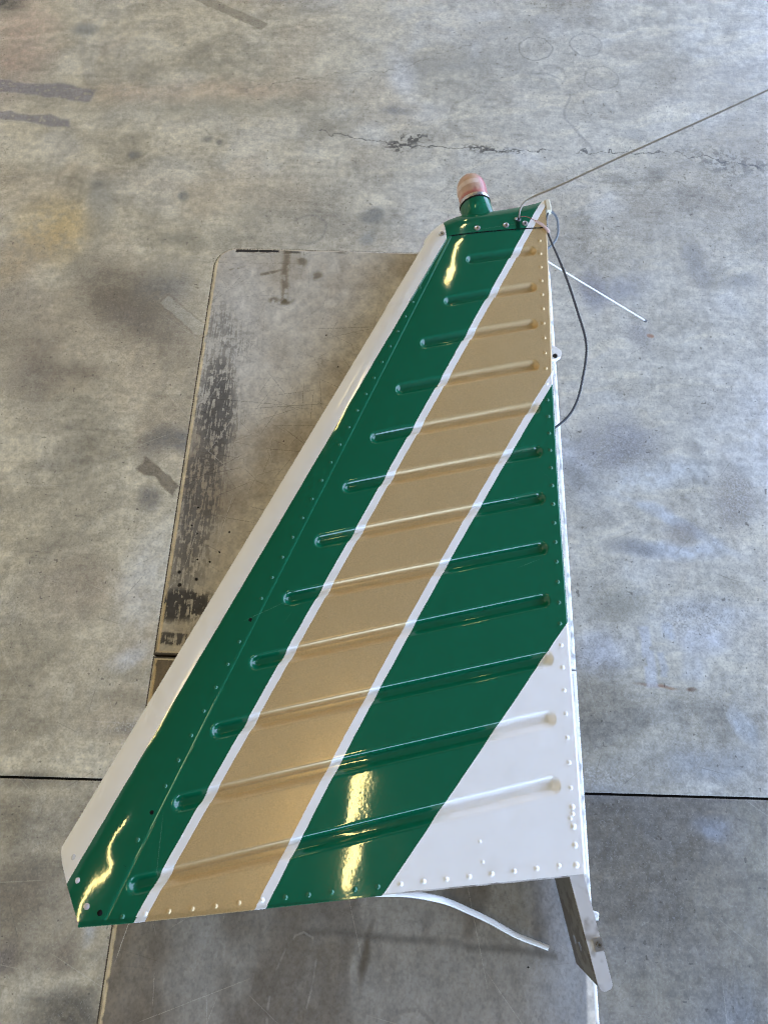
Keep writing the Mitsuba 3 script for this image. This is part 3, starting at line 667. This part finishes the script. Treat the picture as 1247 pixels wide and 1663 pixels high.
def head(p, n, r, h, seg=12):
    a = np.linspace(0, np.pi / 2, 5)
    return lathe([(r * math.cos(q), h * math.sin(q)) for q in a], frame(p, n), seg)
side = xx * math.cos(math.radians(25)) + np.cross(AX, xx) * math.sin(math.radians(25))
if side[0] < 0: side = -side
add(FIN + '__beacon__set_screw', lathe([(0.004, 0), (.004, .0045), (0, .005)], frame(BC - AX * .012 + side * .0345, side), 12), 'steel', smooth=40)

# rivets
unit = lathe([(1.25, -.05), (1.05, .02), (.92, .22), (.7, .55), (.38, .78), (0, .86)], np.eye(4), 12)
rivet_ply = mikit.ply(unit, 'rivet_dummy', smooth=True)
def rivet(x, y, r=.0035, h=.0030, dz=0.0):
    p, n = surf(x, y)
    M = frame(p + n * dz, n); M[:3, 0] *= r; M[:3, 1] *= r; M[:3, 2] *= h
    add(SKIN + '__rivet', unit.copy().apply_transform(M), 'fin_paint', smooth=True)
ys_te = np.interp(np.arange(33), [0, 11, 23, 32], [.9235, .5097, .0692, -.2642])
te_x = lambda y: np.interp(y, [-.31, -.2, 0, .14, .30, .51, .70, .89, .93], [.7191, .7188, .7188, .7204, .7213, .7242, .7272, .7304, .7314])
for y in np.arange(.9235, -.24, -.03735):
    rivet(float(te_x(y)), float(y))
for x, y, r in [(.7189, -.2246, .0045), (.7189, -.2520, .0045), (.7191, -.2780, .0045), (.7191, -.3047, .0045), (.7150, -.2415, .0032), (.5746, -.2774, .0026), (.5787, -.3048, .0024)]:
    rivet(x, y, r)
for x in np.arange(.0843 - .0341, .70, .03383):
    rivet(float(x), float(-.3901 + (x - .0843) * .1373) + (.0008 if .2 < x < .5 else 0))
HOLES = (.0553, -.2475, -.3292)
LEK = FIN + '__leading_edge_skin'
y = .782
ys_all = [.8985, .860, .821] + list(np.arange(.782, -.365, -.0384))
for y in ys_all:
    x = xs(y) - .0105
    p, n = surf(x, float(y))
    if min(abs(y - h) for h in HOLES) < .02:
        M = frame(p + n * .0014, n)
        add(LEK + '__open_hole', lathe([(.0032, .0000), (.0030, .0003), (.0022, .0001), (0, .00005)], M, 14), 'black_hole', smooth=False)
    else:
        M = frame(p + n * .0012, n); M[:3, 0] *= .0032; M[:3, 1] *= .0032; M[:3, 2] *= .0030
        add(LEK + '__rivet', unit.copy().apply_transform(M), 'fin_paint', smooth=True)
for x, y in [(.4703, .8591), (.4601, .8235), (.4448, .7897), (.4297, .7583), (.4130, .747)]:
    p, n = surf(x, y)
    M = frame(p + n * .0020, n); M[:3, 0] *= .0020; M[:3, 1] *= .0020; M[:3, 2] *= .0016
    add(FIN + '__leading_edge_cap__rivet', unit.copy().apply_transform(M), 'fin_paint', smooth=True)
for x, y in [(-.028, -.352), (-.006, -.385), (.016, -.392), (-.043, -.322)]:
    p, n = surf(x, y)
    M = frame(p + n * .0014, n); M[:3, 0] *= .0040; M[:3, 1] *= .0040; M[:3, 2] *= .002
    add(LEK + '__screw', unit.copy().apply_transform(M), 'primed_metal' if x < 0 else 'black_hole', smooth=True)

# tip cap screws with cup washers, slot for the antenna foot
for x, y in [(.5155, .9339), (.5935, .9488), (.6573, .9596), (.7002, .9678)]:
    p, n = capz(x, y)
    M = frame(p + n * .0003, n)
    k = add(TC + '__screw', lathe([(.0068, 0), (.0066, .0010), (.0052, .0016), (.0044, .0006), (.0040, .0007), (0, .0009)], M, 22), 'steel', smooth=25)
    add(TC + '__screw_recess', lathe([(.0019, .00095), (0, .0011)], M, 8), 'black_hole')
p, n = capz(.6845, .9625)
sl_m = trimesh.creation.box((.0085, .026, .0012)); M = frame(p + n * .0004, n); sl_m.apply_transform(M)
scene['slot_green'] = {'type': 'diffuse', 'reflectance': rgb(.004, .03, .017)}
add(TC + '__slot', sl_m, 'slot_green')

# rear spar, base rib, lips
spar = []
for y in np.linspace(-.316, 1.055, 60):
    x = XT + te_shift(y) - .0035
    h = float(half(np.array(XT - .001), np.array(min(y, .93)))) - .001
    if y > .95: h *= math.sqrt(max(.02, 1 - ((y - .95) / .11) ** 2))
    z = float(zmid(min(y, .935)))
    spar.append([[x, y, z + h], [x, y, z - h]])
sp = np.array(spar)
add(FIN + '__rear_spar', grid(sp), 'primed_metal_two')
scene['primed_metal_two'] = {'type': 'twosided', 'bsdf': {'type': 'ref', 'id': 'white_paint'}}
rb = []
for x in np.linspace(-.0116, .729, 90):
    y = float(y_base(np.array(x))) + .004
    h = float(half(np.array(x), np.array(y))) - .0012
    rb.append([[x, y, float(zmid(y)) + h], [x, y, float(zmid(y)) - h]])
scene['rib_metal'] = {'type': 'twosided', 'bsdf': {'type': 'ref', 'id': 'dark_metal'}}
add(FIN + '__base_rib', grid(np.array(rb)), 'rib_metal')
zl = lambda x: np.array([surf(float(q), float(-.4045 + (q + .0116) * .11855 + .002))[0][2] for q in np.maximum(x, -.009)]) - .0085
xl = np.linspace(-.0175, .45, 60)
out = -.4045 + (xl + .0116) * .11855 - .0085 + .0055 * np.clip((xl - .05) / .38, 0, 1)
inn = -.4045 + (xl + .0116) * .11855 + .010
lipm = np.stack([np.stack([xl, inn, zl(xl)], -1), np.stack([xl, out, zl(xl)], -1), np.stack([xl, out - .001, zl(xl) - .003], -1), np.stack([xl, inn, zl(xl) - .004], -1)], 0)
add(FIN + '__base_lip', grid(lipm[::-1]), 'fin_paint', smooth=40)
xe = np.linspace(.46, .722, 40); ye = -.4045 + (xe + .0116) * .11855
ze = np.array([surf(float(q), float(w))[0][2] for q, w in zip(xe, ye)])
es = np.stack([np.stack([xe, ye + .003, ze - .0012], -1), np.stack([xe, ye - .0022, ze - .0016], -1), np.stack([xe, ye - .0022, ze - .010], -1)], 0)
scene['rim_metal'] = {'type': 'twosided', 'bsdf': {'type': 'ref', 'id': 'primed_metal'}}
add(FIN + '__base_rim', grid(es[::-1]), 'rim_metal')
labels[FIN + '__base_rim'] = {'label': 'bare grimy metal rim along the base edge'}

# white sealing strip that hangs out at the base
S = spline([(.40, -.352, .832), (.4215, -.3535, .830), (.467, -.3535, .824), (.499, -.3585, .812), (.5315, -.367, .795), (.561, -.378, .788), (.599, -.3935, .780), (.638, -.412, .772), (.675, -.4245, .764), (.688, -.429, .762)], 70)
add(FIN + '__sealing_strip', tube(S, np.interp(np.arange(70), [0, 20, 69], [.0050, .0050, .0038]), 10, .5), 'white_paint', smooth=True)
labels[FIN + '__sealing_strip'] = {'label': 'loose white sealing strip curling out from the base'}

# spar end: channel with a flange on top and a web with two slots on the left
fl = Polygon([(.7116, -.3257), (.709, -.305), (.7290, -.300), (.7323, -.3208), (.7421, -.3628), (.7627, -.4529), (.7635, -.459), (.7605, -.4635), (.7515, -.4672), (.7470, -.4662), (.7427, -.4595)])
BR = FIN + '__spar_end'
fl_m = extrude(fl, .8262, .8288)
add(BR + '__flange', fl_m, 'primed_metal', smooth=False)
labels[BR] = {'label': 'bare metal end of the rear spar sticking out past the base'}
W0, W1 = np.array([.7116, -.3257, .8262]), np.array([.7427, -.4600, .8262])
B0, B1 = np.array([.7062, -.3357, .757]), np.array([.7345, -.4480, .757])
L0 = np.linalg.norm(W1 - W0); dz = np.linalg.norm(W0 - B0)
web = Polygon([(-.02, 0), (L0, 0), (L0 - .004, -.018), (L0 * .90, -dz), (-.02, -dz)])
from shapely import affinity
for cx, cy in ((.088, -.047), (.094, -.030)):
    web = web.difference(affinity.rotate(affinity.scale(Point(cx, cy).buffer(.0052, 8), 1.25, .8), 0))
wm = trimesh.creation.extrude_polygon(web, .0022, engine='earcut')
ex = (W1 - W0) / L0; ey = (W0 - B0); ey -= ex * (ey @ ex); ey /= np.linalg.norm(ey)
MM = np.eye(4); MM[:3, 0], MM[:3, 1], MM[:3, 2], MM[:3, 3] = ex, ey, np.cross(ex, ey), W0 + np.array([.0008, 0, -.0002])
wm.apply_transform(MM)
add(BR + '__web', wm, 'dark_metal')
nut = trimesh.creation.box((.0135, .017, .0022)).apply_transform(trimesh.transformations.rotation_matrix(math.radians(13), (0, 0, 1))).apply_translation((.7470, -.4085, .8300))
add(BR + '__nut_plate', nut, 'steel')
add(BR + '__nut', lathe([(.0042, 0), (.0042, .003), (.0020, .003), (.0018, .001), (0, .001)], frame((.7470, -.4085, .8311), (0, 0, 1)), 6), 'dark_metal')
add(BR + '__bolt', tube([(.7440, -.371, .808), (.7545, -.3735, .808), (.7560, -.3738, .808)], [.0034, .0034, .0024], 10, up=(0, 0, 1)), 'white_paint', smooth=40)
add(BR + '__bolt', tube([(.7440, -.377, .800), (.7560, -.3795, .800), (.7575, -.3798, .800)], [.0040, .0040, .003], 10, up=(0, 0, 1)), 'white_paint', smooth=40)

# hinge lug on the rear spar
lug = Point(.7535, .6395).buffer(.0125, 16).union(Polygon([(.735, .659), (.7515, .6565), (.760, .650), (.7575, .626), (.735, .622)])).difference(Point(.7515, .632).buffer(.0052, 12))
add(FIN + '__hinge_lug', extrude(lug, .777, .7865), 'white_paint')
add(FIN + '__hinge_lug__bearing', lathe([(.0053, -.002), (.0053, .0008), (.0036, .0012), (.0030, -.001), (0, -.001)], frame((.7515, .632, .7862), (0, 0, 1)), 20), 'black_jacket', smooth=30)
labels[FIN + '__hinge_lug'] = {'label': 'white hinge lug on the rear edge'}

# antenna whiskers: a V above and below the fin plane
R0, TIPU, TIPL = np.array([.6855, .9775, .797]), np.array([1.1017, 1.0, 1.115]), np.array([1.1017, 1.0002, .428])
bend = [R0 + (0, 0, -.004), R0 + (0, .001, .012), R0 + (.0005, .006, .028), R0 + (.005, .012, .038), R0 + (.016, .0165, .047)]
up = [tuple(q) for q in bend] + [tuple(bend[-1] + (TIPU - bend[-1]) * q) for q in (.08, .3, .6, 1.0)]
add(FIN + '__antenna_whisker', tube(spline(up, 80), np.interp(np.arange(80), [0, 8, 79], [.0025, .0020, .0017]), 12, up=(0, 1, .2)), 'rod_steel', smooth=True)
labels[FIN + '__antenna_whisker'] = {'label': 'bare steel antenna whisker bent up and to the right'}
L_0 = np.array([.70, .958, .745])
dn = [tuple(L_0 + (TIPL - L_0) * q) for q in (0, .3, .6, 1.0)]
k = add(FIN + '__antenna_whisker', tube(spline(dn, 30), .0017, 10, up=(0, 1, .2)), 'white_paint', smooth=True)
labels[k] = {'label': 'white antenna whisker pointing down past the table edge'}
e_ = (TIPL - L_0) / np.linalg.norm(TIPL - L_0)
add(k + '__tip_ball', trimesh.creation.icosphere(2, .0042).apply_translation(TIPL + e_ * .002), 'dark_steel', smooth=True)
add(FIN + '__antenna_foot', lathe([(.0062, 0), (.0058, .002), (.004, .004), (.0036, .007), (.0028, .007)], frame(capz(.6855, .9775)[0] - (0, 0, .0005), capz(.6855, .9775)[1]), 16), 'black_jacket', smooth=30)
add(FIN + '__antenna_terminal', trimesh.creation.icosphere(2, .0036).apply_translation(capz(.6800, .9770)[0] + (0, 0, .003)), 'steel', smooth=True)

# connector and cables
cb = trimesh.creation.box((.0115, .034, .014)); 
import manifold3d as m3
hull = m3.Manifold.batch_hull([m3.Manifold.sphere(.0028, 16).translate((x, y, z)) for x in (-.0035, .0035) for y in (-.014, .014) for z in (-.005, .005)])
hm = hull.to_mesh(); hb = trimesh.Trimesh(hm.vert_properties[:, :3], hm.tri_verts)
hb.apply_transform(trimesh.transformations.rotation_matrix(math.radians(6), (0, 0, 1))).apply_translation((.7555, 1.0275, .790))
add(FIN + '__connector', hb, 'cream_plastic', smooth=40)
labels[FIN + '__connector'] = {'label': 'cream plastic connector at the tip'}
J = (.7515, .953, .793)
add(FIN + '__cable', tube(spline([(.7560, 1.010, .789), (.7510, .990, .790), (.7500, .970, .792), J, (.7667, .901, .790), (.7912, .8166, .786), (.8093, .7339, .783), (.8200, .6663, .780), (.8097, .5944, .776), (.7763, .5032, .768), (.7440, .4740, .764), (.735, .468, .763)], 110), np.interp(np.arange(110), [0, 22, 30, 109], [.0023, .0023, .0028, .0025]), 10), 'black_jacket', smooth=True)
labels[FIN + '__cable'] = {'label': 'black cable looping out past the rear edge'}
k = add(FIN + '__cable', tube(spline([(.7570, 1.012, .786), (.7640, 1.024, .782), (.7740, 1.018, .778), (.7810, .990, .774), (.7790, .965, .772), (.7680, .942, .770), (.7500, .925, .768), (.742, .92, .768)], 60), .0026, 10), 'grey_jacket', smooth=True)
labels[k] = {'label': 'thin grey cable loop beside the connector'}
add(FIN + '__cable_sleeve', tube(spline([(.7241, .976, .7995), (.735, .968, .8005), (.746, .957, .8), (.7535, .948, .797)], 24), .0030, 10), 'pink_sleeve', smooth=True)
add(FIN + '__bonding_wire', tube(spline([(.686, .9785, .806), (.696, .981, .808), (.710, .979, .806), (.725, .9755, .801)], 24), .0007, 6), 'red_wire', smooth=True)

for d_ in (scene,):
    scene.pop('rivet_dummy', None)
